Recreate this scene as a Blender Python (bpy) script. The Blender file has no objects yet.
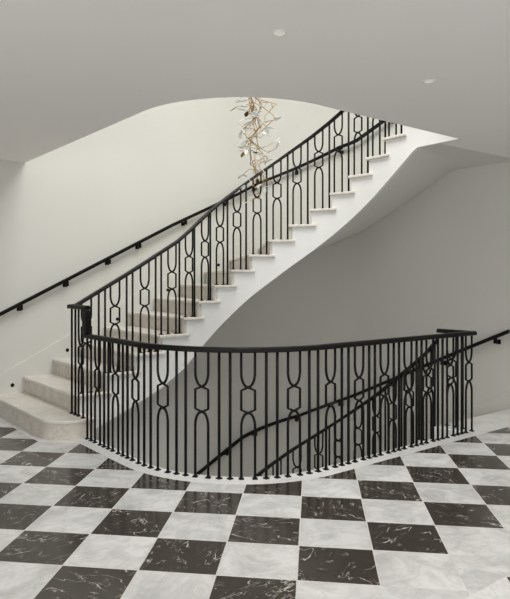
import bpy, bmesh, math, random
from mathutils import Vector, Matrix
random.seed(7)
PI = math.pi
scene = bpy.context.scene
COL = scene.collection

# ------------------------------------------------------------------ constants (metres, axes follow the house)
CEIL, UPF, FF, RHO = 2.84, 3.54, 3.54, 0.177
TOPZ = 6.3
WALL_V, WALL_U = 7.2, 6.9
NIN = [2.14, 2.50, 2.82, 3.14, 3.44, 3.743, 3.942, 4.16, 4.38, 4.602, 4.837, 5.071, 5.315, 5.55, 5.774, 5.997, 6.219, 6.437, 6.655, 6.82]
NOUT = [2.14, 2.505, 2.857, 3.19, 3.52, 3.87, 4.25, 4.65, 5.07, 5.52, 6.03, 6.54, 7.05, 7.57, 8.0035, 8.3835, 8.76, 9.11, 9.47, 9.8435]

def IN(t, off=0.0):                      # inner (well) line of the flight
    if t < 4.15: return (t, 5.68 + off)
    th = (t - 4.15) / 1.25
    if th < PI / 2: return (4.15 + (1.25 + off) * math.sin(th), 4.43 + (1.25 + off) * math.cos(th))
    return (5.40 + off, 4.43 - (t - 4.15 - 1.25 * PI / 2))
def OUT(t, off=0.0):                     # outer (wall) line of the flight, off goes into the stair
    R = 1.25
    if t < 5.65: return (t, WALL_V - off)
    th = (t - 5.65) / R
    if th < PI / 2: return (5.65 + (R - off) * math.sin(th), 5.95 + (R - off) * math.cos(th))
    return (WALL_U - off, 5.95 - (t - 5.65 - R * PI / 2))
def G(s, off=0.0):                       # guard line around the floor opening, off goes away from the well
    a = 5.765 - 4.435; R = 1.045
    if s < a: return (2.455 - off, 5.765 - s)
    th = (s - a) / R
    if th < PI / 2: return (3.5 - (R + off) * math.cos(th), 4.435 - (R + off) * math.sin(th))
    return (3.5 + (s - a - R * PI / 2), 3.39 - off)
S_END = 1.33 + 1.045 * PI / 2 + (5.58 - 3.5)
def interp(x, xs, ys):
    if x <= xs[0]:
        k = 0
    elif x >= xs[-1]:
        k = len(xs) - 2
    else:
        k = max(i for i in range(len(xs) - 1) if xs[i] <= x)
    f = (x - xs[k]) / (xs[k + 1] - xs[k])
    return ys[k] + f * (ys[k + 1] - ys[k])
STEPN = [i + 1 for i in range(20)]
def nose_in(t): return RHO * interp(t, NIN, STEPN)
def nose_out(t): return RHO * interp(t, NOUT, STEPN)

# ------------------------------------------------------------------ materials
def new_mat(name):
    m = bpy.data.materials.new(name); m.use_nodes = True
    nt = m.node_tree; b = nt.nodes['Principled BSDF']
    return m, nt, b
class NB:
    def __init__(s, nt): s.nt = nt
    def n(s, typ, **kw):
        nd = s.nt.nodes.new(typ)
        for k, v in kw.items(): setattr(nd, k, v)
        return nd
    def put(s, sock, v):
        if hasattr(v, 'is_output'): s.nt.links.new(v, sock)
        else: sock.default_value = v
    def m(s, op, a, b=0.0, c=0.0):
        nd = s.n('ShaderNodeMath', operation=op)
        s.put(nd.inputs[0], a); s.put(nd.inputs[1], b); s.put(nd.inputs[2], c)
        return nd.outputs[0]
    def mix(s, f, a, b):
        nd = s.n('ShaderNodeMix', data_type='RGBA')
        s.put(nd.inputs['Factor'], f); s.put(nd.inputs['A'], a); s.put(nd.inputs['B'], b)
        return nd.outputs['Result']
    def vec(s, x, y, z):
        nd = s.n('ShaderNodeCombineXYZ')
        s.put(nd.inputs[0], x); s.put(nd.inputs[1], y); s.put(nd.inputs[2], z)
        return nd.outputs[0]
    def noise(s, v, scale, detail=4, rough=.5, dist=0.0, out=0):
        nd = s.n('ShaderNodeTexNoise'); s.put(nd.inputs['Vector'], v)
        nd.inputs['Scale'].default_value = scale; nd.inputs['Detail'].default_value = detail
        nd.inputs['Roughness'].default_value = rough; nd.inputs['Distortion'].default_value = dist
        return nd.outputs[out]
    def ramp(s, f, pts):
        nd = s.n('ShaderNodeValToRGB'); s.put(nd.inputs[0], f)
        e = nd.color_ramp.elements
        while len(e) < len(pts): e.new(.5)
        for el, (p, c) in zip(e, pts):
            el.position = p; el.color = (c[0], c[1], c[2], 1) if not isinstance(c, (int, float)) else (c, c, c, 1)
        return nd.outputs[0]
    def pos(s): return s.n('ShaderNodeNewGeometry').outputs['Position']

def paint(name, col, rough=.75, bump=.02):
    m, nt, b = new_mat(name); k = NB(nt)
    f = k.noise(k.pos(), 1.3, 3)
    c = k.mix(k.ramp(f, [(.3, 0.0), (.7, 1.0)]), tuple(x * .985 for x in col) + (1,), tuple(min(1, x * 1.01) for x in col) + (1,))
    nt.links.new(c, b.inputs['Base Color']); b.inputs['Roughness'].default_value = rough
    bp = k.n('ShaderNodeBump'); bp.inputs['Strength'].default_value = bump; bp.inputs['Distance'].default_value = .01
    nt.links.new(k.noise(k.pos(), 120, 3), bp.inputs['Height']); nt.links.new(bp.outputs[0], b.inputs['Normal'])
    return m
M_WALL = paint('wall_paint', (.575, .57, .532))
M_SOFF = paint('soffit_paint', (.68, .67, .64))
M_CEIL = paint('ceiling_paint', (.87, .85, .835))
M_TRIM = paint('white_trim_paint', (.74, .735, .72), .5, .01)

def metal(name, col, rough, metallic):
    m, nt, b = new_mat(name); k = NB(nt)
    f = k.noise(k.pos(), 40, 3)
    c = k.mix(f, tuple(x * .8 for x in col) + (1,), tuple(x * 1.2 for x in col) + (1,))
    nt.links.new(c, b.inputs['Base Color']); b.inputs['Roughness'].default_value = rough
    b.inputs['Metallic'].default_value = metallic
    if metallic == 0: b.inputs['Specular IOR Level'].default_value = .16
    return m
M_IRON = metal('dark_iron', (.004, .0036, .0033), .5, .0)
M_RAIL = metal('bronzed_rail', (.006, .0048, .0042), .4, .0)
M_GOLD = metal('aged_gold', (.40, .26, .09), .35, .85)
M_BRONZE = metal('brown_bronze', (.13, .075, .03), .4, .7)

def petal_mat():
    m, nt, b = new_mat('frosted_glass_petal'); k = NB(nt)
    f = k.noise(k.pos(), 30, 3)
    nt.links.new(k.mix(f, (.86, .86, .83, 1), (.95, .95, .92, 1)), b.inputs['Base Color'])
    b.inputs['Roughness'].default_value = .25; b.inputs['Transmission Weight'].default_value = .16
    b.inputs['IOR'].default_value = 1.3
    return m
M_PETAL = petal_mat()

def stone(name, lo, hi, vein, rough=.3, scale=3.0):
    m, nt, b = new_mat(name); k = NB(nt)
    p = k.pos()
    f = k.noise(p, scale, 6, .6, .8)
    c = k.mix(k.ramp(f, [(.3, 0.0), (.7, 1.0)]), lo + (1,), hi + (1,))
    v = k.m('ABSOLUTE', k.m('SUBTRACT', k.noise(p, scale * .9, 5, .6, 1.5), .5))
    vm = k.ramp(v, [(0.0, .55), (.03, 0.0)])
    c = k.mix(vm, c, vein + (1,))
    g = k.noise(p, 90, 2)
    c = k.mix(k.m('MULTIPLY', g, .12), c, vein + (1,))
    nt.links.new(c, b.inputs['Base Color']); b.inputs['Roughness'].default_value = rough
    return m
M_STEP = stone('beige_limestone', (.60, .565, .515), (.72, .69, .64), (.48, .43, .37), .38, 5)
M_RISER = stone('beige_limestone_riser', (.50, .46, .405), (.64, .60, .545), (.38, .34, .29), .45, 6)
M_BORDER = stone('white_marble_border', (.62, .61, .595), (.72, .715, .70), (.50, .50, .50), .2, 2.0)
M_GLOSSW = stone('white_marble_curb', (.65, .65, .64), (.73, .73, .722), (.54, .54, .54), .25, 2.0)

def checker():
    m, nt, b = new_mat('checker_marble'); k = NB(nt)
    p = k.pos()
    sx = k.n('ShaderNodeSeparateXYZ'); nt.links.new(p, sx.inputs[0])
    u, v = sx.outputs[0], sx.outputs[1]
    s = .4009; r = math.sqrt(.5)
    field2 = k.m('LESS_THAN', v, 1.625)                    # the next field beyond the plain white band
    v2 = k.m('ADD', v, k.m('MULTIPLY', field2, .316))
    du = k.m('SUBTRACT', u, 2.966); dv = k.m('SUBTRACT', v2, 3.0746)
    a = k.m('MULTIPLY', k.m('SUBTRACT', du, dv), r / s)
    c = k.m('MULTIPLY', k.m('ADD', du, dv), r / s)
    ia, ic = k.m('FLOOR', a), k.m('FLOOR', c)
    par = k.m('ABSOLUTE', k.m('MODULO', k.m('ADD', ia, ic), 2.0))     # 1 = dark
    band = k.m('MULTIPLY', k.m('GREATER_THAN', v, 1.625), k.m('LESS_THAN', v, 1.94))
    inner = k.m('SUBTRACT', 1.0, band)
    dark = k.m('MULTIPLY', k.m('GREATER_THAN', par, .5), inner)
    fa, fc = k.m('FRACT', a), k.m('FRACT', c)
    ea = k.m('MINIMUM', fa, k.m('SUBTRACT', 1.0, fa)); ec = k.m('MINIMUM', fc, k.m('SUBTRACT', 1.0, fc))
    grout = k.m('MULTIPLY', k.m('LESS_THAN', k.m('MINIMUM', ea, ec), .0075), inner)
    seed = k.n('ShaderNodeTexWhiteNoise', noise_dimensions='2D')
    nt.links.new(k.vec(ia, ic, 0.0), seed.inputs['Vector'])
    rnd = seed.outputs['Value']
    off = k.vec(k.m('MULTIPLY', rnd, 31.0), k.m('MULTIPLY', rnd, 17.0), 0.0)
    va = k.n('ShaderNodeVectorMath', operation='ADD'); nt.links.new(p, va.inputs[0]); nt.links.new(off, va.inputs[1])
    q = va.outputs[0]
    # white marble with soft grey clouds
    cl = k.noise(q, 4.0, 7, .62, 1.0)
    white = k.mix(k.ramp(cl, [(.3, 0.0), (.6, 1.0)]), (.42, .42, .415, 1), (.64, .64, .635, 1))
    wv = k.m('ABSOLUTE', k.m('SUBTRACT', k.noise(q, 3.2, 6, .65, 1.8), .5))
    white = k.mix(k.ramp(wv, [(0.0, .38), (.035, 0.0)]), white, (.40, .395, .39, 1))
    bright = k.n('ShaderNodeHueSaturation'); nt.links.new(white, bright.inputs['Color'])
    nt.links.new(k.m('ADD', .93, k.m('MULTIPLY', rnd, .12)), bright.inputs['Value'])
    white = bright.outputs[0]
    # dark brown-black marble with thin broken white veins
    dk = k.mix(k.noise(q, 9.0, 6, .65, .6), (.018, .0145, .0115, 1), (.052, .043, .035, 1))
    ang = k.m('MULTIPLY', rnd, 6.283)
    rot = k.n('ShaderNodeVectorRotate', rotation_type='Z_AXIS'); nt.links.new(q, rot.inputs['Vector']); nt.links.new(ang, rot.inputs['Angle'])
    sc = k.n('ShaderNodeVectorMath', operation='MULTIPLY'); nt.links.new(rot.outputs[0], sc.inputs[0]); sc.inputs[1].default_value = (1.0, .38, 1.0)
    qs = sc.outputs[0]
    w1 = k.m('ABSOLUTE', k.m('SUBTRACT', k.noise(qs, 8.0, 3, .5, .35), .5))
    v1 = k.m('MULTIPLY', k.ramp(w1, [(0.0, 1.0), (.009, 0.0)]), k.ramp(k.noise(q, 8.0, 3, .5, .3), [(.47, 0.0), (.62, 1.0)]))
    w2 = k.m('ABSOLUTE', k.m('SUBTRACT', k.noise(qs, 20.0, 4, .55, .3), .5))
    v2_ = k.m('MULTIPLY', k.ramp(w2, [(0.0, .6), (.014, 0.0)]), k.ramp(k.noise(q, 11.0, 3, .5, .3), [(.52, 0.0), (.62, 1.0)]))
    dk = k.mix(k.m('MAXIMUM', v1, v2_), dk, (.58, .56, .52, 1))
    col = k.mix(dark, white, dk)
    col = k.mix(grout, col, (.50, .49, .465, 1))
    nt.links.new(col, b.inputs['Base Color'])
    rg = k.m('ADD', .15, k.m('MULTIPLY', k.noise(p, 6, 3), .08))
    rg = k.m('ADD', rg, k.m('MULTIPLY', grout, .3))
    nt.links.new(rg, b.inputs['Roughness']); b.inputs['Specular IOR Level'].default_value = .4
    return m
M_CHECK = checker()

# ------------------------------------------------------------------ building helpers
def root_loc(o):
    v = Vector((0, 0, 0))
    while o is not None: v += o.location; o = o.parent
    return v
def obj(name, bm, mat, parent=None, at=None, smooth=False):
    """links bm (world coordinates, or local to `at` when given) as one mesh object"""
    me = bpy.data.meshes.new(name)
    bmesh.ops.recalc_face_normals(bm, faces=bm.faces[:])
    if at is None:
        if parent is not None:
            org = root_loc(parent)
        else:
            xs = [v.co.x for v in bm.verts]; ys = [v.co.y for v in bm.verts]; zs = [v.co.z for v in bm.verts]
            org = Vector(((min(xs) + max(xs)) / 2, (min(ys) + max(ys)) / 2, min(zs)))
        bmesh.ops.translate(bm, verts=bm.verts[:], vec=-org)
        loc = org - (root_loc(parent) if parent else Vector())
    else:
        loc = Vector(at) - (root_loc(parent) if parent else Vector())
    if smooth:
        for f in bm.faces: f.smooth = True
    bm.to_mesh(me); bm.free()
    for mm in (mat if isinstance(mat, (list, tuple)) else [mat]): me.materials.append(mm)
    o = bpy.data.objects.new(name, me); COL.objects.link(o)
    if parent: o.parent = parent
    o.location = loc
    return o
def inst(name, me, parent, at, rz=0.0):
    o = bpy.data.objects.new(name, me); COL.objects.link(o)
    o.parent = parent; o.location = Vector(at) - root_loc(parent); o.rotation_euler.z = rz
    return o
def thing(name, label, cat, loc, group=None):
    o = bpy.data.objects.new(name, None); COL.objects.link(o); o.location = loc
    o.empty_display_size = .2
    o['label'] = label; o['category'] = cat
    if group: o['group'] = group
    return o
def struct(name, bm, mat, smooth=False):
    o = obj(name, bm, mat, smooth=smooth); o['kind'] = 'structure'; return o
def copy_tree(o, parent=None):
    c = o.copy(); COL.objects.link(c)
    if parent: c.parent = parent
    for ch in [x for x in bpy.data.objects if x.parent == o]: copy_tree(ch, c)
    return c

def prism(bm, poly, z0, z1):
    a = [bm.verts.new((x, y, z0)) for x, y in poly]; b = [bm.verts.new((x, y, z1)) for x, y in poly]
    n = len(poly)
    fs = [bm.faces.new(a[::-1]), bm.faces.new(b)]
    for i in range(n): fs.append(bm.faces.new((a[i], a[(i + 1) % n], b[(i + 1) % n], b[i])))
    return fs
def box(bm, x0, x1, y0, y1, z0, z1): return prism(bm, [(x0, y0), (x1, y0), (x1, y1), (x0, y1)], z0, z1)
def cyl(bm, p, r0, r1, h, n=12):
    bmesh.ops.create_cone(bm, cap_ends=True, segments=n, radius1=r0, radius2=r1, depth=h, matrix=Matrix.Translation((p[0], p[1], p[2] + h / 2)))
def sweep(bm, pts, prof, cap=True):
    """profile (lateral, vertical) carried along pts, kept upright"""
    pts = [Vector(p) for p in pts]; rings = []
    n = len(pts)
    for i, p in enumerate(pts):
        d0 = (pts[i] - pts[i - 1]) if i else None
        d1 = (pts[i + 1] - pts[i]) if i < n - 1 else None
        def h(d):
            d = Vector((d.x, d.y, 0)); return d.normalized() if d.length > 1e-6 else None
        a = h(d0) if d0 else None; b = h(d1) if d1 else None
        t = (a or b) if (a is None or b is None) else (a + b).normalized()
        k = 1.0
        if a is not None and b is not None: k = 1.0 / max(.5, t.dot(a))
        lat = Vector((t.y, -t.x, 0)) * k
        rings.append([bm.verts.new(p + lat * x + Vector((0, 0, z))) for x, z in prof])
    m = len(prof)
    for i in range(n - 1):
        for j in range(m):
            bm.faces.new((rings[i][j], rings[i][(j + 1) % m], rings[i + 1][(j + 1) % m], rings[i + 1][j]))
    if cap: bm.faces.new(rings[0][::-1]); bm.faces.new(rings[-1])
def tube(bm, pts, r, n=8, r_end=None):
    pts = [Vector(p) for p in pts]; rings = []; up = Vector((0.31, 0.22, 0.93)).normalized(); last = None
    N = len(pts)
    for i, p in enumerate(pts):
        t = (pts[min(i + 1, N - 1)] - pts[max(i - 1, 0)])
        if t.length < 1e-9: t = Vector((0, 0, 1))
        t.normalize()
        if last is None:
            ax = t.orthogonal().normalized()
        else:
            ax = (last - t * last.dot(t))
            ax = ax.normalized() if ax.length > 1e-6 else t.orthogonal().normalized()
        last = ax; bx = t.cross(ax)
        rr = r if r_end is None else r + (r_end - r) * i / max(1, N - 1)
        rings.append([bm.verts.new(p + (ax * math.cos(2 * PI * j / n) + bx * math.sin(2 * PI * j / n)) * rr) for j in range(n)])
    for i in range(N - 1):
        for j in range(n):
            bm.faces.new((rings[i][j], rings[i][(j + 1) % n], rings[i + 1][(j + 1) % n], rings[i + 1][j]))
    bm.faces.new(rings[0][::-1]); bm.faces.new(rings[-1])
def frange(a, b, step):
    n = max(1, int(math.ceil((b - a) / step - 1e-9)))
    return [a + (b - a) * i / n for i in range(n + 1)]

# ------------------------------------------------------------------ room shell
U0, V0 = -3.0, -3.0                       # rear limits of the landing, behind the camera
UE = 6.9
def wall_strip(bm, path_in, th, z0, z1):
    """vertical wall of thickness th to the outside of path_in"""
    pts = [Vector((x, y, 0)) for x, y in path_in]; outer = []
    for i, p in enumerate(pts):
        d0 = (pts[i] - pts[i - 1]).normalized() if i else None
        d1 = (pts[i + 1] - pts[i]).normalized() if i < len(pts) - 1 else None
        t = d0 if d1 is None else d1 if d0 is None else (d0 + d1).normalized()
        outer.append(p + Vector((-t.y, t.x, 0)) * th)
    n = len(pts)
    a = [bm.verts.new((p.x, p.y, z0)) for p in pts]; b = [bm.verts.new((p.x, p.y, z1)) for p in pts]
    c = [bm.verts.new((p.x, p.y, z0)) for p in outer]; d = [bm.verts.new((p.x, p.y, z1)) for p in outer]
    for i in range(n - 1):
        bm.faces.new((a[i], a[i + 1], b[i + 1], b[i])); bm.faces.new((c[i], d[i], d[i + 1], c[i + 1]))
        bm.faces.new((b[i], b[i + 1], d[i + 1], d[i])); bm.faces.new((a[i], c[i], c[i + 1], a[i + 1]))
    bm.faces.new((a[0], b[0], d[0], c[0])); bm.faces.new((a[-1], c[-1], d[-1], b[-1]))
def shade_auto(o, deg=25):
    for p in o.data.polygons: p.use_smooth = True
    bm = bmesh.new(); bm.from_mesh(o.data)
    for e in bm.edges:
        if len(e.link_faces) == 2 and e.calc_face_angle(0) > math.radians(deg): e.smooth = False
        elif len(e.link_faces) != 2: e.smooth = False
    bm.to_mesh(o.data); bm.free()

bm = bmesh.new()
arc = [OUT(5.65 + 1.25 * PI / 2 * i / 32) for i in range(33)]
wall_strip(bm, arc, .2, -FF - .1, TOPZ)
shade_auto(struct('wall_corner', bm, M_WALL))
bm = bmesh.new(); wall_strip(bm, [(U0, WALL_V), (5.65, WALL_V)], .2, -FF - .1, TOPZ); struct('wall_back', bm, M_WALL)
bm = bmesh.new(); wall_strip(bm, [(UE, 5.95), (UE, 3.0)], .2, -FF - .1, TOPZ); struct('wall_right', bm, M_WALL)

def wall_with_window(name, along, fixed, a0, a1, openings, z0, z1, th):
    """wall on a constant coordinate with rectangular openings (a_lo, a_hi, z_lo, z_hi)"""
    bm = bmesh.new()
    def b(p0, p1, q0, q1):
        lo, hi = min(fixed, fixed + th), max(fixed, fixed + th)
        if along == 'u': box(bm, p0, p1, lo, hi, q0, q1)
        else: box(bm, lo, hi, p0, p1, q0, q1)
    x = a0
    for (l, h, zl, zh) in sorted(openings):
        b(x, l, z0, z1); b(l, h, z0, zl); b(l, h, zh, z1); x = h
    b(x, a1, z0, z1)
    return struct(name, bm, M_WALL)
WIN_FRONT = [(-2.0, 0.2, .3, 2.5), (1.4, 3.6, .3, 2.5)]
WIN_LEFT = [(-1.8, 0.4, .3, 2.5), (2.0, 4.2, .3, 2.5)]
wall_with_window('wall_front', 'u', V0, U0, UE, WIN_FRONT, -.3, TOPZ, -.2)
wall_with_window('wall_left', 'v', U0, V0, WALL_V, WIN_LEFT, -.3, TOPZ, -.2)
WIN_RIGHT = [(-2.4, -.4, .3, 2.5), (.2, 2.2, .3, 2.5)]
wall_with_window('wall_right_front', 'v', UE, V0, 3.0, WIN_RIGHT, -.7, TOPZ, .2)
wi = 0
for kind, lst in (('f', WIN_FRONT), ('l', WIN_LEFT), ('r', WIN_RIGHT)):
    for (l, h, zl, zh) in lst:
        wi += 1
        bm = bmesh.new()
        def fb(p0, p1, q0, q1):
            if kind == 'f': box(bm, p0, p1, V0 - .13, V0 - .07, q0, q1)
            elif kind == 'l': box(bm, U0 - .13, U0 - .07, p0, p1, q0, q1)
            else: box(bm, UE + .07, UE + .13, p0, p1, q0, q1)
        fb(l, l + .06, zl, zh); fb(h - .06, h, zl, zh); fb(l, h, zl, zl + .06); fb(l, h, zh - .06, zh)
        mid = (l + h) / 2; fb(mid - .025, mid + .025, zl, zh); fb(l, h, (zl + zh) / 2 - .02, (zl + zh) / 2 + .02)
        struct('window_%d' % wi, bm, M_TRIM)

# floor slab: checker field + plain white border round the stair opening
SE = 3.72                                  # top riser line of the flight coming up
def hole_edge():                           # slab edge, from the left wall round to the right wall
    p = [(2.51, WALL_V), (2.51, 4.435)]
    p += [(3.5 - .99 * math.cos(PI / 2 * i / 24), 4.435 - .99 * math.sin(PI / 2 * i / 24)) for i in range(1, 25)]
    return p + [(5.477, 3.445), (5.477, SE), (UE, SE)]
def outer_of(p):                           # matching points on the far edges of the landing
    q = []; arcs = [i for i, (x, y) in enumerate(p) if y <= 4.4351 and x <= 3.5001]
    a0, a1 = arcs[0], arcs[-1]; h = (a0 + a1) // 2
    for i, (x, y) in enumerate(p):
        if i <= a0: q.append((U0, y))
        elif i <= h: q.append((U0, p[a0][1] + (V0 - p[a0][1]) * (i - a0) / (h - a0)))
        elif i <= a1: q.append((U0 + (x_end(p, a1) - U0) * (i - h) / (a1 - h), V0))
        elif i == len(p) - 1: q.append((UE, V0))
        else: q.append((4.6 if i - a1 == 1 else 5.7, V0))
    return q
def x_end(p, i): return p[i][0]
def border_edge():
    p = [(2.06, WALL_V), (2.06, 5.56), (2.335, 5.285), (2.335, 4.435)]
    p += [(3.5 - 1.165 * math.cos(PI / 2 * i / 24), 4.435 - 1.165 * math.sin(PI / 2 * i / 24)) for i in range(1, 25)]
    return p + [(UE, 3.27)]
bm = bmesh.new()
H_ = hole_edge(); B_ = border_edge()
H_ = [H_[0], (2.51, 5.56), (2.51, 5.285)] + H_[1:]
B_ = B_[:-1] + [(5.477, 3.27), (5.6, 3.27), B_[-1]]
hv = [bm.verts.new((x, y, 0)) for x, y in H_]; bv = [bm.verts.new((x, y, 0)) for x, y in B_]
for i in range(len(hv) - 1):
    f = bm.faces.new((bv[i], bv[i + 1], hv[i + 1], hv[i])); f.material_index = 1
ov = [bm.verts.new((x, y, 0)) for x, y in outer_of(B_)]
for i in range(len(bv) - 1):
    f = bm.faces.new((ov[i], ov[i + 1], bv[i + 1], bv[i])); f.material_index = 0
lv = [bm.verts.new((v.co.x, v.co.y, -.02)) for v in hv]
for i in range(len(hv) - 1):
    f = bm.faces.new((hv[i], hv[i + 1], lv[i + 1], lv[i])); f.material_index = 1
struct('floor', bm, [M_CHECK, M_GLOSSW])

def slab(z0, z1, name, mat):
    bm = bmesh.new()
    hp = hole_edge(); op = outer_of(hp); n = len(hp)
    lv_ = [[bm.verts.new((x, y, z)) for x, y in pl] for pl in (hp, op) for z in (z0, z1)]
    h0, h1, o0, o1 = lv_
    for i in range(n - 1):
        bm.faces.new((o0[i], h0[i], h0[i + 1], o0[i + 1])); bm.faces.new((o1[i], o1[i + 1], h1[i + 1], h1[i]))
        bm.faces.new((h0[i], h1[i], h1[i + 1], h0[i + 1])); bm.faces.new((o0[i], o0[i + 1], o1[i + 1], o1[i]))
    bm.faces.new((h0[0], o0[0], o1[0], h1[0])); bm.faces.new((h0[-1], h1[-1], o1[-1], o0[-1]))
    return struct(name, bm, mat)
slab(-.70, -.02, 'trim_1', M_TRIM)         # structure under this floor, seen as the face of the opening
slab(CEIL, UPF, 'ceiling', M_CEIL)
bm = bmesh.new(); box(bm, 2.0, UE + .2, 2.0, WALL_V + .2, -FF - .1, -FF); struct('floor_lower', bm, M_BORDER)
wall_with_window('wall_lower', 'v', 2.0, 2.0, WALL_V, [(5.0, 6.9, -2.6, -.8)], -FF, -.70, -.1)
bm = bmesh.new(); box(bm, 1.9, UE, 1.9, 2.0, -FF, -.70); struct('wall_lower_front', bm, M_WALL)
# top ceiling with the roof light opening over the well
SK = (2.6, 5.4, 1.8, 5.4)
bm = bmesh.new()
box(bm, U0, SK[0], V0, WALL_V, TOPZ, TOPZ + .3); box(bm, SK[1], UE, V0, WALL_V, TOPZ, TOPZ + .3)
box(bm, SK[0], SK[1], V0, SK[2], TOPZ, TOPZ + .3); box(bm, SK[0], SK[1], SK[3], WALL_V, TOPZ, TOPZ + .3)
struct('ceiling_upper', bm, M_CEIL)
bm = bmesh.new()
for x in (SK[0], (SK[0] + SK[1]) / 2 - .04, SK[1] - .08): box(bm, x, x + .08, SK[2], SK[3], TOPZ + .02, TOPZ + .12)
for y in (SK[2], (SK[2] + SK[3]) / 2 - .04, SK[3] - .08): box(bm, SK[0], SK[1], y, y + .08, TOPZ + .02, TOPZ + .12)
struct('window_7', bm, M_TRIM)
bm = bmesh.new(); box(bm, SK[0], SK[1], SK[2], SK[3], TOPZ + .13, TOPZ + .15); struct('window_8', bm, M_TRIM)  # unseen opaque sheet, added above the roof light to keep direct sun out

# ------------------------------------------------------------------ staircase
def soff_drop(n): return interp(n, [1, 2.5, 5, 7, 10, 20], [.40, .46, .57, .54, .50, .48])
def make_staircase():
    root = thing('staircase', 'white winding staircase with beige stone steps rising to the upper floor', 'staircase', (2.14, 5.7, 0))
    for i in range(19):
        n = i + 1; z = n * RHO
        a_in, b_in = NIN[i] - .025, NIN[i + 1] + .02
        a_out, b_out = NOUT[i] - .025, NOUT[i + 1] + .02
        if n == 1:
            # wide curtail step with a rounded end
            r = .30; cx, cy = 2.14 + r, 5.43 + r
            pl = [(2.56, WALL_V - .001), (2.14, WALL_V - .001), (2.14, cy)]
            pl += [(cx - r * math.cos(PI / 2 * k / 14), cy - r * math.sin(PI / 2 * k / 14)) for k in range(1, 15)]
            pl += [(2.53, 5.43), (2.56, 5.46)]
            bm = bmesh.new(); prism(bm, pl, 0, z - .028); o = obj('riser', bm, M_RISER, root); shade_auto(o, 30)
            cen = (2.4, 6.3)
            pt = [(x - (.014 if x < 2.5 else 0), y - (.014 if y < 5.75 else 0)) for x, y in pl]
            bm = bmesh.new(); prism(bm, pt, z - .028, z); o = obj('tread', bm, M_STEP, root)
            bv_ = o.modifiers.new('soft', 'BEVEL'); bv_.width = .006; bv_.segments = 2; bv_.limit_method = 'ANGLE'
            continue
        # tread: nosing front, return at the well side
        b_out_line = [OUT(t, .001) for t in frange(a_out, b_out, .12)]
        inn = [IN(t, 0.0) for t in frange(a_in, b_in + .035, .05)]
        poly = inn[::-1] + b_out_line
        bm = bmesh.new(); prism(bm, poly, z - .03, z)
        o = obj('tread', bm, M_STEP, root)
        bv_ = o.modifiers.new('soft', 'BEVEL'); bv_.width = .007; bv_.segments = 2; bv_.limit_method = 'ANGLE'; bv_.angle_limit = math.radians(50)
        p0, p1 = Vector(IN(NIN[i], .03)), Vector(OUT(NOUT[i], .001))
        d = (p1 - p0).normalized(); nn = Vector((d.y, -d.x)) * .025
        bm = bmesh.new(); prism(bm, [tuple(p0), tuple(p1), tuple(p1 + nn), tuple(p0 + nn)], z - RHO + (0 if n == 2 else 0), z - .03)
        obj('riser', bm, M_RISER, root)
    # last riser up to the upper floor
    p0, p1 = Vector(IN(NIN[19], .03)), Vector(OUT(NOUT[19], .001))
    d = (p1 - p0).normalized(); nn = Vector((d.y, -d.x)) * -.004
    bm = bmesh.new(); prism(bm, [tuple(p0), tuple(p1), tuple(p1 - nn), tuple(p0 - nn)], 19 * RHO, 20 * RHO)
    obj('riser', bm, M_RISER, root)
    # open string on the well side
    TEND = 4.15 + 1.25 * PI / 2 + (4.43 - 3.445)
    cols = []
    ts = sorted(set([2.515] + NIN[1:] + frange(2.515, TEND, .06) + [TEND]))
    for t in ts:
        if t < 2.515: continue
        n = interp(t, NIN, STEPN)
        zb = max(-.04, min(CEIL, n * RHO - soff_drop(n)))
        i = max(k for k in range(20) if NIN[k] <= t + 1e-9)
        zt_now = (i + 1) * RHO - .03 if i < 19 else 20 * RHO - .001
        if any(abs(t - f) < 1e-9 for f in NIN[2:]):
            cols.append((t - 1e-4, i * RHO - .03, zb))
        cols.append((t, zt_now, zb))
    bm = bmesh.new(); rings = []
    for t, zt, zb in cols:
        (x0, y0), (x1, y1) = IN(t, .03), IN(t, .075)
        rings.append([bm.verts.new((x0, y0, zb)), bm.verts.new((x0, y0, zt)), bm.verts.new((x1, y1, zt)), bm.verts.new((x1, y1, zb))])
    for a, b in zip(rings, rings[1:]):
        for j in range(4): bm.faces.new((a[j], a[(j + 1) % 4], b[(j + 1) % 4], b[j]))
    bm.faces.new(rings[0]); bm.faces.new(rings[-1][::-1])
    shade_auto(obj('string', bm, M_TRIM, root), 25)
    # plastered underside
    bm = bmesh.new(); rows = []
    for n in frange(2.3, 20.25, .2):
        ti, to = interp(n, STEPN, NIN), interp(n, STEPN, NOUT)
        zi = max(-.04, min(CEIL - .002, n * RHO - soff_drop(n))); zo = max(-.04, min(CEIL - .002, n * RHO - .34))
        (x0, y0), (x1, y1) = IN(ti, .07), OUT(to, .002)
        row = []
        for k in range(9):
            f = k / 8
            # stay inside the curved wall
            row.append((x0 + (x1 - x0) * f, y0 + (y1 - y0) * f, zi + (zo - zi) * f))
        rows.append(row)
    lo = [[bm.verts.new(p) for p in r] for r in rows]; hi = [[bm.verts.new((p[0], p[1], p[2] + .03)) for p in r] for r in rows]
    for i in range(len(rows) - 1):
        for k in range(8):
            bm.faces.new((lo[i][k], lo[i][k + 1], lo[i + 1][k + 1], lo[i + 1][k])); bm.faces.new((hi[i][k], hi[i + 1][k], hi[i + 1][k + 1], hi[i][k + 1]))
        bm.faces.new((lo[i][0], lo[i + 1][0], hi[i + 1][0], hi[i][0])); bm.faces.new((lo[i][8], hi[i][8], hi[i + 1][8], lo[i + 1][8]))
    for r in (0, len(rows) - 1):
        for k in range(8): bm.faces.new((lo[r][k], hi[r][k], hi[r][k + 1], lo[r][k + 1]))
    shade_auto(obj('soffit', bm, M_SOFF, root), 30)
    # skirting string along the wall
    bm = bmesh.new(); rings = []
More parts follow.
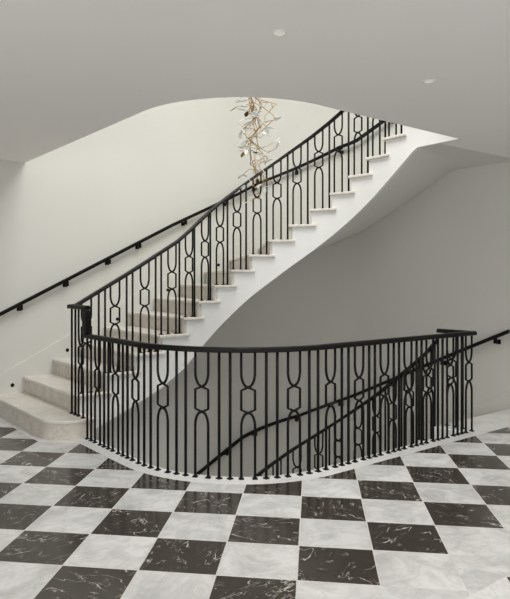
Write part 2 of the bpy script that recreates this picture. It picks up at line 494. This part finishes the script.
    for t in frange(1.95, NOUT[-1], .08):
        zn = nose_out(t)
        (x0, y0), (x1, y1) = OUT(t, .0), OUT(t, .016)
        zt = max(.10, zn + .19); zb = max(0.0, zn - .25)
        rings.append([bm.verts.new((x0, y0, zb)), bm.verts.new((x0, y0, zt)), bm.verts.new((x1, y1, zt - .006)), bm.verts.new((x1, y1, zb))])
    for a, b in zip(rings, rings[1:]):
        for j in range(4): bm.faces.new((a[j], a[(j + 1) % 4], b[(j + 1) % 4], b[j]))
    bm.faces.new(rings[0]); bm.faces.new(rings[-1][::-1])
    shade_auto(obj('wall_string', bm, M_WALL, root), 25)
    return root

stair = make_staircase()
low = copy_tree(stair); low.location.z -= FF
low['label'] = 'lower winding staircase going down beneath the upper one, behind the curved guard rail'

# ------------------------------------------------------------------ balustrades
RAILP = [(-.030, -.012), (-.026, .010), (-.018, .020), (.018, .020), (.026, .010), (.030, -.012), (.022, -.020), (-.022, -.020)]
RB = .0112
def bar_bm(h, r=RB):
    bm = bmesh.new(); tube(bm, [(0, 0, 0), (0, 0, h)], r, 8); return bm
def orn_bm(hL, hR, r=.0102, w=.051):
    """two bars that cross above and below a framed hexagon; hL, hR are heights of the two tops"""
    bm = bmesh.new()
    for s, h in ((-1, hL), (1, hR)):
        bend = [(s * w * math.cos(math.radians(q)), .105 * math.sin(math.radians(q))) for q in (12, 24, 36, 47, 57, 66, 75)]
        path = [(s * w, 0, h), (s * w, 0, .785)] + [(x, 0, .785 - z) for x, z in bend]
        path += [(-s * w, 0, .655), (-s * w, 0, .512), (-s * w * .05, 0, .490)]
        path += [(x, 0, .385 + z) for x, z in bend[::-1]] + [(s * w, 0, .385), (s * w, 0, 0)]
        tube(bm, path, r, 7)
    return bm
def foot_mesh():
    bm = bmesh.new()
    box(bm, -.019, .019, -.019, .019, 0, .007)
    cyl(bm, (0, 0, .007), .016, .011, .012, 10)
    me = bpy.data.meshes.new('foot_plate'); bmesh.ops.recalc_face_normals(bm, faces=bm.faces[:]); bm.to_mesh(me); bm.free(); me.materials.append(M_IRON)
    return me
FOOT = foot_mesh()
def mesh_of(name, bm):
    me = bpy.data.meshes.new(name); bmesh.ops.recalc_face_normals(bm, faces=bm.faces[:])
    for f in bm.faces: f.smooth = True
    bm.to_mesh(me); bm.free(); me.materials.append(M_IRON); return me
def foot(parent, at, rz):
    inst('foot_plate', FOOT, parent, at, rz)
def put_bar(root, x, y, z, me, rz=0.0):
    o = inst('baluster', me, root, (x, y, z), rz); c = bpy.data.objects.new('foot_plate', FOOT); COL.objects.link(c); c.parent = o; return o
def put_orn(root, x, y, z, me, rz, w=.051):
    o = inst('ornamental_baluster', me, root, (x, y, z), rz)
    for s in (-w, w):
        c = bpy.data.objects.new('foot_plate', FOOT); COL.objects.link(c); c.parent = o; c.location = (s, 0, 0)
    return o

# guard rail round the floor opening
GTOP = .975
guard = thing('guard_railing', 'black curved guard railing on the marble floor around the stair opening', 'railing', (3.0, 4.0, 0))
GBAR = mesh_of('baluster', bar_bm(GTOP - .034)); GORN = mesh_of('ornamental_baluster', orn_bm(GTOP - .034, GTOP - .034))
def gdir(s):
    a, b = G(s - .01), G(s + .01); return math.atan2(b[1] - a[1], b[0] - a[0])
gorn = [.598, .948, 1.298, 1.648, 1.99, 2.339, 2.696, 3.056, 3.39, 3.71, 4.03, 4.35, 4.67, 4.98]
gbar = [.383, .465]
for a, b in zip(gorn, gorn[1:]):
    gap = (b - a - .102) / 3
    gbar += [a + .051 + gap, a + .051 + 2 * gap]
for s in gorn: x, y = G(s); put_orn(guard, x, y, 0, GORN, gdir(s))
for s in gbar: x, y = G(s); put_bar(guard, x, y, 0, GBAR)
for vv, k in ((3.50, 'b'), (3.60, 'o')):
    if k == 'b': put_bar(guard, 5.58, vv, 0, GBAR)
    else: put_orn(guard, 5.58, vv + .025, 0, GORN, PI / 2, .051)
pts = [(*G(s), GTOP - .02) for s in [.34] + frange(.40, 1.33, .2)[1:] + frange(1.33, 1.33 + 1.6415, .06)[1:] + frange(2.9715, S_END, .3)[1:]]
pts += [(5.58, 3.78, GTOP - .02)]
bm = bmesh.new(); sweep(bm, pts, RAILP); shade_auto(obj('handrail', bm, M_RAIL, guard), 40)

# balustrade standing on the treads of the flight
def stair_point(t): return IN(t, .085)
RT = .885                                   # rail top above the line of the nosings
def rail_z(t): return nose_in(t) + RT
def tdir(t):
    a, b = stair_point(t - .01), stair_point(t + .01); return math.atan2(b[1] - a[1], b[0] - a[0])
def make_balustrade():
    root = thing('stair_balustrade', 'black wrought iron balustrade with sloping handrail standing on the upper staircase treads', 'railing', (2.46, 5.76, RHO))
    # bars under the level cap over the first step
    capz = 1.235
    zf = RHO; hb = capz - .034 - zf
    cb = mesh_of('baluster', bar_bm(hb)); co = mesh_of('ornamental_baluster', orn_bm(hb, hb))
    for s in (.03, .115): x, y = G(s); put_bar(root, x, y, zf, cb)
    x, y = G(.24); put_orn(root, x, y, zf, co, -PI / 2)
    sORN = [2.62, 2.933, 3.279, 3.617, 3.839, 4.056, 4.256, 4.465, 4.698, 4.923, 5.144, 5.383, 5.601, 5.828, 6.05, 6.265, 6.485, 6.70]
    for k, t in enumerate(sORN):
        n = k + 2; z = n * RHO
        w = .051 if n < 6 else .047
        x, y = stair_point(t)
        hl, hr = rail_z(t - w) - .036 - z, rail_z(t + w) - .036 - z
        put_orn(root, x, y, z, mesh_of('ornamental_baluster', orn_bm(hl, hr, w=w)), tdir(t), w)
        for dt in ((.133, .202) if n < 5 else (.118,)):
            tt = t + dt; x, y = stair_point(tt)
            zb = z
            if n < 5 and tt > NIN[n]: zb = z + RHO
            elif tt > NIN[n] - .03 and n >= 5: tt = NIN[n] - .03; x, y = stair_point(tt)
            put_bar(root, x, y, zb, mesh_of('baluster', bar_bm(rail_z(tt) - .034 - zb)))
    # level cap, turning up into the sloping rail
    pts = [(2.455, 5.375, capz - .02), (2.455, 5.765, capz - .02)]
    bm = bmesh.new(); sweep(bm, pts, RAILP); obj('rail_cap', bm, M_RAIL, root)
    ts = [2.43, 2.50] + frange(2.60, 4.15, .16) + frange(4.15, 6.1135, .06)[1:] + frange(6.1135, 6.82, .15)[1:]
    pts = [(*stair_point(t), max(capz, rail_z(t)) - .02) for t in ts] 
    bm = bmesh.new(); sweep(bm, pts, RAILP); shade_auto(obj('handrail', bm, M_RAIL, root), 40)
    # upright block that drops from the cap to the guard rail
    bm = bmesh.new(); box(bm, 2.421, 2.489, 5.36, 5.43, GTOP, capz - .042)
    o = obj('newel_block', bm, M_RAIL, root)
    b = o.modifiers.new('soft', 'BEVEL'); b.width = .008; b.segments = 2
    return root
bal = make_balustrade()
lbal = copy_tree(bal); lbal.location.z -= FF
lbal['label'] = 'black iron balustrade on the descending flight, seen through the guard railing'

# ------------------------------------------------------------------ wall handrails
WRP = [(-.024, -.018), (-.024, .014), (-.016, .021), (.016, .021), (.024, .014), (.024, -.018), (.016, -.023), (-.016, -.023)]
WR_UP = ([2.12, 4.49, 5.38, 5.67, 6.0, 6.98, 7.28, 7.61, 8.09, 9.33, 9.86], [1.05, 2.22, 2.62, 2.76, 2.92, 3.30, 3.405, 3.46, 3.64, 4.20, 4.46])
WR_LOW = ([2.12, 4.94, 5.67, 6.65, 7.61, 9.33, 9.86], [1.03, 2.355, 2.71, 2.99, 3.385, 4.19, 4.43])
def make_wall_rail(label, ctrl, dz):
    def wr_z(t): return interp(t, *ctrl) + .02 + dz
    root = thing('wall_handrail', label, 'handrail', OUT(2.2, .07) + (1.0 + dz,))
    ts = frange(2.12, 5.65, .25) + frange(5.65, 7.6135, .07)[1:] + frange(7.6135, 9.86, .25)[1:]
    bm = bmesh.new(); sweep(bm, [(*OUT(t, .075), wr_z(t) - .02) for t in ts], WRP); shade_auto(obj('rail', bm, M_RAIL, root), 40)
    for t in (2.436, 2.99, 3.546, 3.98, 4.69, 5.40, 5.93, 6.6, 7.30, 8.2, 9.0, 9.70):
        z = wr_z(t) - .045
        bm = bmesh.new()
        a = Vector(OUT(t, .001)); c = Vector(OUT(t, .075)); d = (c - a).normalized()
        lat = Vector((-d.y, d.x))
        def blk(e0, e1, hw, z0, z1):
            q = [a + d * e0 + lat * hw, a + d * e0 - lat * hw, a + d * e1 - lat * hw, a + d * e1 + lat * hw]
            prism(bm, [tuple(p) for p in q], z0, z1)
        blk(0, .012, .026, z - .065, z - .012); blk(.012, .064, .011, z - .05, z - .028); blk(.064, .086, .018, z - .055, z + .006)
        obj('bracket', bm, M_IRON, root)
    return root
make_wall_rail('black handrail on brackets along the curved white wall beside the upper staircase', WR_UP, 0.0)
make_wall_rail('black handrail descending along the grey back wall below the floor opening', WR_LOW, -FF)

# ------------------------------------------------------------------ small step lights in the wall string
SL = ['lowest black step light in the white skirting, above the first step',
      'black step light in the white skirting above the third step, second from the bottom',
      'black step light in the wall skirting above the fifth step, third from the bottom',
      'black step light in the wall skirting above the seventh step, fourth from the bottom',
      'highest visible black step light in the wall skirting, fifth from the bottom']
for lab, t, z in zip(SL, (2.357, 3.018, 3.687, 4.44, 5.29), (.268, .625, .975, 1.34, 1.69)):
    bm = bmesh.new()
    x = t
    tube(bm, [(x, WALL_V - .0155, z), (x, WALL_V - .021, z)], .022, 18)
    tube(bm, [(x, WALL_V - .021, z), (x, WALL_V - .024, z)], .015, 18)
    o = obj('step_light', bm, M_IRON); o['label'] = lab; o['category'] = 'step light'; o['group'] = 'step lights along the wall string'

# ------------------------------------------------------------------ ceiling downlights
def cam2uv(X, Y):
    c, s = math.cos(.6517), math.sin(.6517); return (c * X + s * Y, -s * X + c * Y)
M_LENS = paint('downlight_lens', (.80, .79, .70), .3, 0)
_b = M_LENS.node_tree.nodes['Principled BSDF']; _b.inputs['Emission Color'].default_value = (1, .96, .82, 1); _b.inputs['Emission Strength'].default_value = .22
DOWN = [(2.31, 2.57), (3.69, 2.57), (0.94, 2.57), (5.06, 2.57), (0.94, -.3), (2.31, -.3), (3.69, -.3), (5.06, -.3)]
DL = ['round recessed downlight nearest the viewer in the white ceiling', 'round recessed downlight farther right, near the end of the stair opening']
for i, (x, y) in enumerate(DOWN[:2]):
    lab = DL[i]
    root = thing('downlight', lab, 'ceiling light', (x, y, CEIL - .012), 'recessed ceiling downlights')
    bm = bmesh.new(); n = 28
    prof = [(.030, .0115), (.033, .006), (.037, .006), (.041, .008), (.042, .0115)]
    rings = [[bm.verts.new((x + r * math.cos(2 * PI * j / n), y + r * math.sin(2 * PI * j / n), CEIL - .012 + z)) for j in range(n)] for r, z in prof]
    for a, b in zip(rings, rings[1:] + rings[:1]):
        for j in range(n): bm.faces.new((a[j], a[(j + 1) % n], b[(j + 1) % n], b[j]))
    obj('trim_ring', bm, M_TRIM, root, smooth=True)
    bm = bmesh.new(); cyl(bm, (x, y, CEIL - .003), .031, .031, .003, 28); obj('lens', bm, M_LENS, root)

# ------------------------------------------------------------------ chandelier
CH = Vector(cam2uv(.26, 6.05))
chand = thing('chandelier', 'gold branch chandelier with glass petals hanging in the stairwell', 'chandelier', (CH.x, CH.y, TOPZ))
rc = random.Random(23)
ZB = 2.26; ZT = 3.85
bm = bmesh.new(); tube(bm, [(CH.x, CH.y, TOPZ), (CH.x, CH.y, ZT)], .008, 8); obj('stem', bm, M_GOLD, chand)
bm = bmesh.new(); cyl(bm, (CH.x, CH.y, TOPZ - .04), .09, .09, .04, 24); obj('canopy', bm, M_GOLD, chand)
camx = Vector((math.cos(-.6517), math.sin(-.6517), 0))
def axis(z):                                # the cluster leans slightly as it tapers to its tip
    f = (z - ZB) / 1.0
    return Vector((CH.x, CH.y, z)) + camx * (.035 - .03 * min(1, f) + .02 * math.sin(z * 9))
def env(z):                                 # radius of the cluster at height z
    f = (z - ZB)
    return .03 + .265 * min(1.0, max(0, f) / .75) ** .85
nodes = []
for k in range(6):                          # crooked main branches
    zlo = ZB + (.0, .10, .22, .35, .5, .3, .6)[k]
    a = 2 * PI * k / 7 + .4; z = ZT; pts = [Vector((CH.x, CH.y, ZT + .02))]; rad = .03
    while z > zlo:
        z -= rc.uniform(.06, .13); a += rc.uniform(-1.5, 1.5)
        rad = env(z) * rc.uniform(.05, .9)
        pts.append(axis(max(z, zlo)) + Vector((math.cos(a), math.sin(a), 0)) * rad)
    sm = []
    for i in range(len(pts) - 1):
        for j in range(3): sm.append(pts[i].lerp(pts[i + 1], j / 3) + Vector((rc.uniform(-1, 1), rc.uniform(-1, 1), 0)) * .004)
    sm.append(pts[-1]); nodes += sm[4:]
    bm = bmesh.new(); tube(bm, sm, .0052, 7, .003); obj('branch', bm, M_GOLD, chand, smooth=True)
def petal_bm(p, d, L, W, bend):
    """cupped leaf blade, solid"""
    bm = bmesh.new(); d = d.normalized(); side = d.cross(Vector((0, 0, 1)))
    side = side.normalized() if side.length > 1e-3 else Vector((1, 0, 0)); up = side.cross(d).normalized()
    top, bot = [], []
    for i in range(7):
        f = i / 6; w = W * math.sin(PI * min(1, .06 + f * .9)) ** .8
        r1, r2 = [], []
        for j in range(5):
            g = (j - 2) / 2
            q = p + d * (L * f) + side * (w * g) + up * (bend * (f * f) + .25 * w * g * g)
            r1.append(bm.verts.new(q + up * .0015)); r2.append(bm.verts.new(q - up * .0015))
        top.append(r1); bot.append(r2)
    for i in range(6):
        for j in range(4):
            bm.faces.new((top[i][j], top[i][j + 1], top[i + 1][j + 1], top[i + 1][j])); bm.faces.new((bot[i][j], bot[i + 1][j], bot[i + 1][j + 1], bot[i][j + 1]))
        bm.faces.new((top[i][0], top[i + 1][0], bot[i + 1][0], bot[i][0])); bm.faces.new((top[i][4], bot[i][4], bot[i + 1][4], top[i + 1][4]))
    for i in (0, 6):
        for j in range(4): bm.faces.new((top[i][j], bot[i][j], bot[i][j + 1], top[i][j + 1]))
    return bm
nodes.sort(key=lambda p: p.z)
for k in range(98):                          # twigs, each ending in petals or a leaf
    base = nodes[int((k + rc.random()) / 98 * len(nodes)) % len(nodes)]
    c = axis(base.z); out = Vector((base.x - c.x, base.y - c.y, 0))
    out = out.normalized() if out.length > 1e-4 else Vector((1, 0, 0))
    d = (out * rc.uniform(-.3, 1.0) + Vector((rc.uniform(-1, 1), rc.uniform(-1, 1), rc.uniform(-.8, .7)))).normalized()
    L = rc.uniform(.06, .20) * (.45 + .55 * min(1, env(base.z) / .2))
    mid = base + d * L * .5 + Vector((rc.uniform(-1, 1), rc.uniform(-1, 1), rc.uniform(-1, 1))) * .022
    end = base + d * L
    bm = bmesh.new(); tube(bm, [base, base.lerp(mid, .5) + Vector((0, 0, .005)), mid, end], .0038, 6, .002); tw = obj('twig', bm, M_GOLD if rc.random() < .7 else M_BRONZE, chand, smooth=True)
    kind = rc.random()
    if kind < .82:
        d2 = (d + Vector((rc.uniform(-.6, .6), rc.uniform(-.6, .6), rc.uniform(-.5, .5)))).normalized()
        obj('glass_petal', petal_bm(end, d2, rc.uniform(.055, .10), rc.uniform(.013, .027), rc.uniform(-.02, .03)), M_PETAL, tw, smooth=True)
        d3 = (d2.cross(Vector((0.3, .2, 1))).normalized() + d2 * .5)
        if rc.random() < .5: obj('glass_petal', petal_bm(end, d3, rc.uniform(.05, .08), rc.uniform(.014, .024), .01), M_PETAL, tw, smooth=True)
    elif kind < .96:
        d2 = (d + Vector((0, 0, -.6))).normalized()
        obj('gold_leaf', petal_bm(end, d2, rc.uniform(.05, .085), rc.uniform(.014, .024), .01), M_GOLD if rc.random() < .5 else M_BRONZE, tw, smooth=True)

# ------------------------------------------------------------------ light
def area(name, loc, rot, sx, sy, power, col):
    l = bpy.data.lights.new(name, 'AREA'); l.shape = 'RECTANGLE'; l.size = sx; l.size_y = sy; l.energy = power; l.color = col
    o = bpy.data.objects.new(name, l); COL.objects.link(o); o.location = loc; o.rotation_euler = rot
    return o
DAY = (1.0, .997, .975)
SKYC = (.985, 1.0, .975)
P_SKY, P_FRONT, P_LEFT, P_RIGHT, P_DOWN, P_LOW, P_WORLD = 290, 66, 60, 0, 56, 16, .25
area('skylight_daylight', ((SK[0] + SK[1]) / 2, (SK[2] + SK[3]) / 2, TOPZ + .01), (0, 0, 0), 2.7, 3.5, P_SKY, SKYC)
for (l, h, zl, zh) in WIN_FRONT:
    area('front_window_daylight', ((l + h) / 2, V0 - .05, (zl + zh) / 2), (PI / 2, 0, 0), h - l, zh - zl, P_FRONT, DAY)
for (l, h, zl, zh) in WIN_LEFT:
    area('left_window_daylight', (U0 - .05, (l + h) / 2, (zl + zh) / 2), (PI / 2, 0, -PI / 2), h - l, zh - zl, P_LEFT, DAY)
for (l, h, zl, zh) in WIN_RIGHT:
    area('right_window_daylight', (UE + .05, (l + h) / 2, (zl + zh) / 2), (PI / 2, 0, PI / 2), h - l, zh - zl, P_RIGHT, DAY)
for x, y in DOWN:
    l = bpy.data.lights.new('downlight_lamp', 'SPOT'); l.energy = P_DOWN; l.spot_size = math.radians(125); l.spot_blend = .8; l.shadow_soft_size = .03; l.color = (1, .97, .92)
    o = bpy.data.objects.new('downlight_lamp', l); COL.objects.link(o); o.location = (x, y, CEIL - .02)
area('lower_window_daylight', (1.97, 5.95, -1.7), (PI / 2, 0, -PI / 2), 1.9, 1.8, P_LOW, DAY)
l = bpy.data.lights.new('lower_wall_fill', 'SPOT'); l.energy = 62; l.spot_size = math.radians(66); l.spot_blend = 1.0; l.shadow_soft_size = .05; l.color = (.97, .98, 1.0)  # added fill without a fixture, brightens the low back wall in the well
o = bpy.data.objects.new('lower_wall_fill', l); COL.objects.link(o); o.location = (2.45, 5.6, -.78)
o.rotation_euler = (Vector((4.5, 7.2, -1.45)) - o.location).to_track_quat('-Z', 'Y').to_euler()
w = bpy.data.worlds.new('World'); scene.world = w; w.use_nodes = True
w.node_tree.nodes['Background'].inputs[0].default_value = (.75, .82, .95, 1)
w.node_tree.nodes['Background'].inputs[1].default_value = P_WORLD

# ------------------------------------------------------------------ camera
cd = bpy.data.cameras.new('Camera'); cam = bpy.data.objects.new('Camera', cd); COL.objects.link(cam)
cam.location = (0, 0, 1.47); cam.rotation_euler = (PI / 2, 0, -.6517)
cd.sensor_fit = 'HORIZONTAL'; cd.sensor_width = 36; cd.lens = 622.9 / 510 * 36
cd.shift_x = (255 - 229.05) / 510; cd.shift_y = -(299.5 - 280.3) / 510
cd.clip_start = .05
scene.camera = cam
vs = scene.view_settings
vs.view_transform = 'Standard'; vs.look = 'None'; vs.gamma = 1; vs.use_curve_mapping = False
vs.exposure = 0.0
scene.cycles.max_bounces = 10; scene.cycles.diffuse_bounces = 6
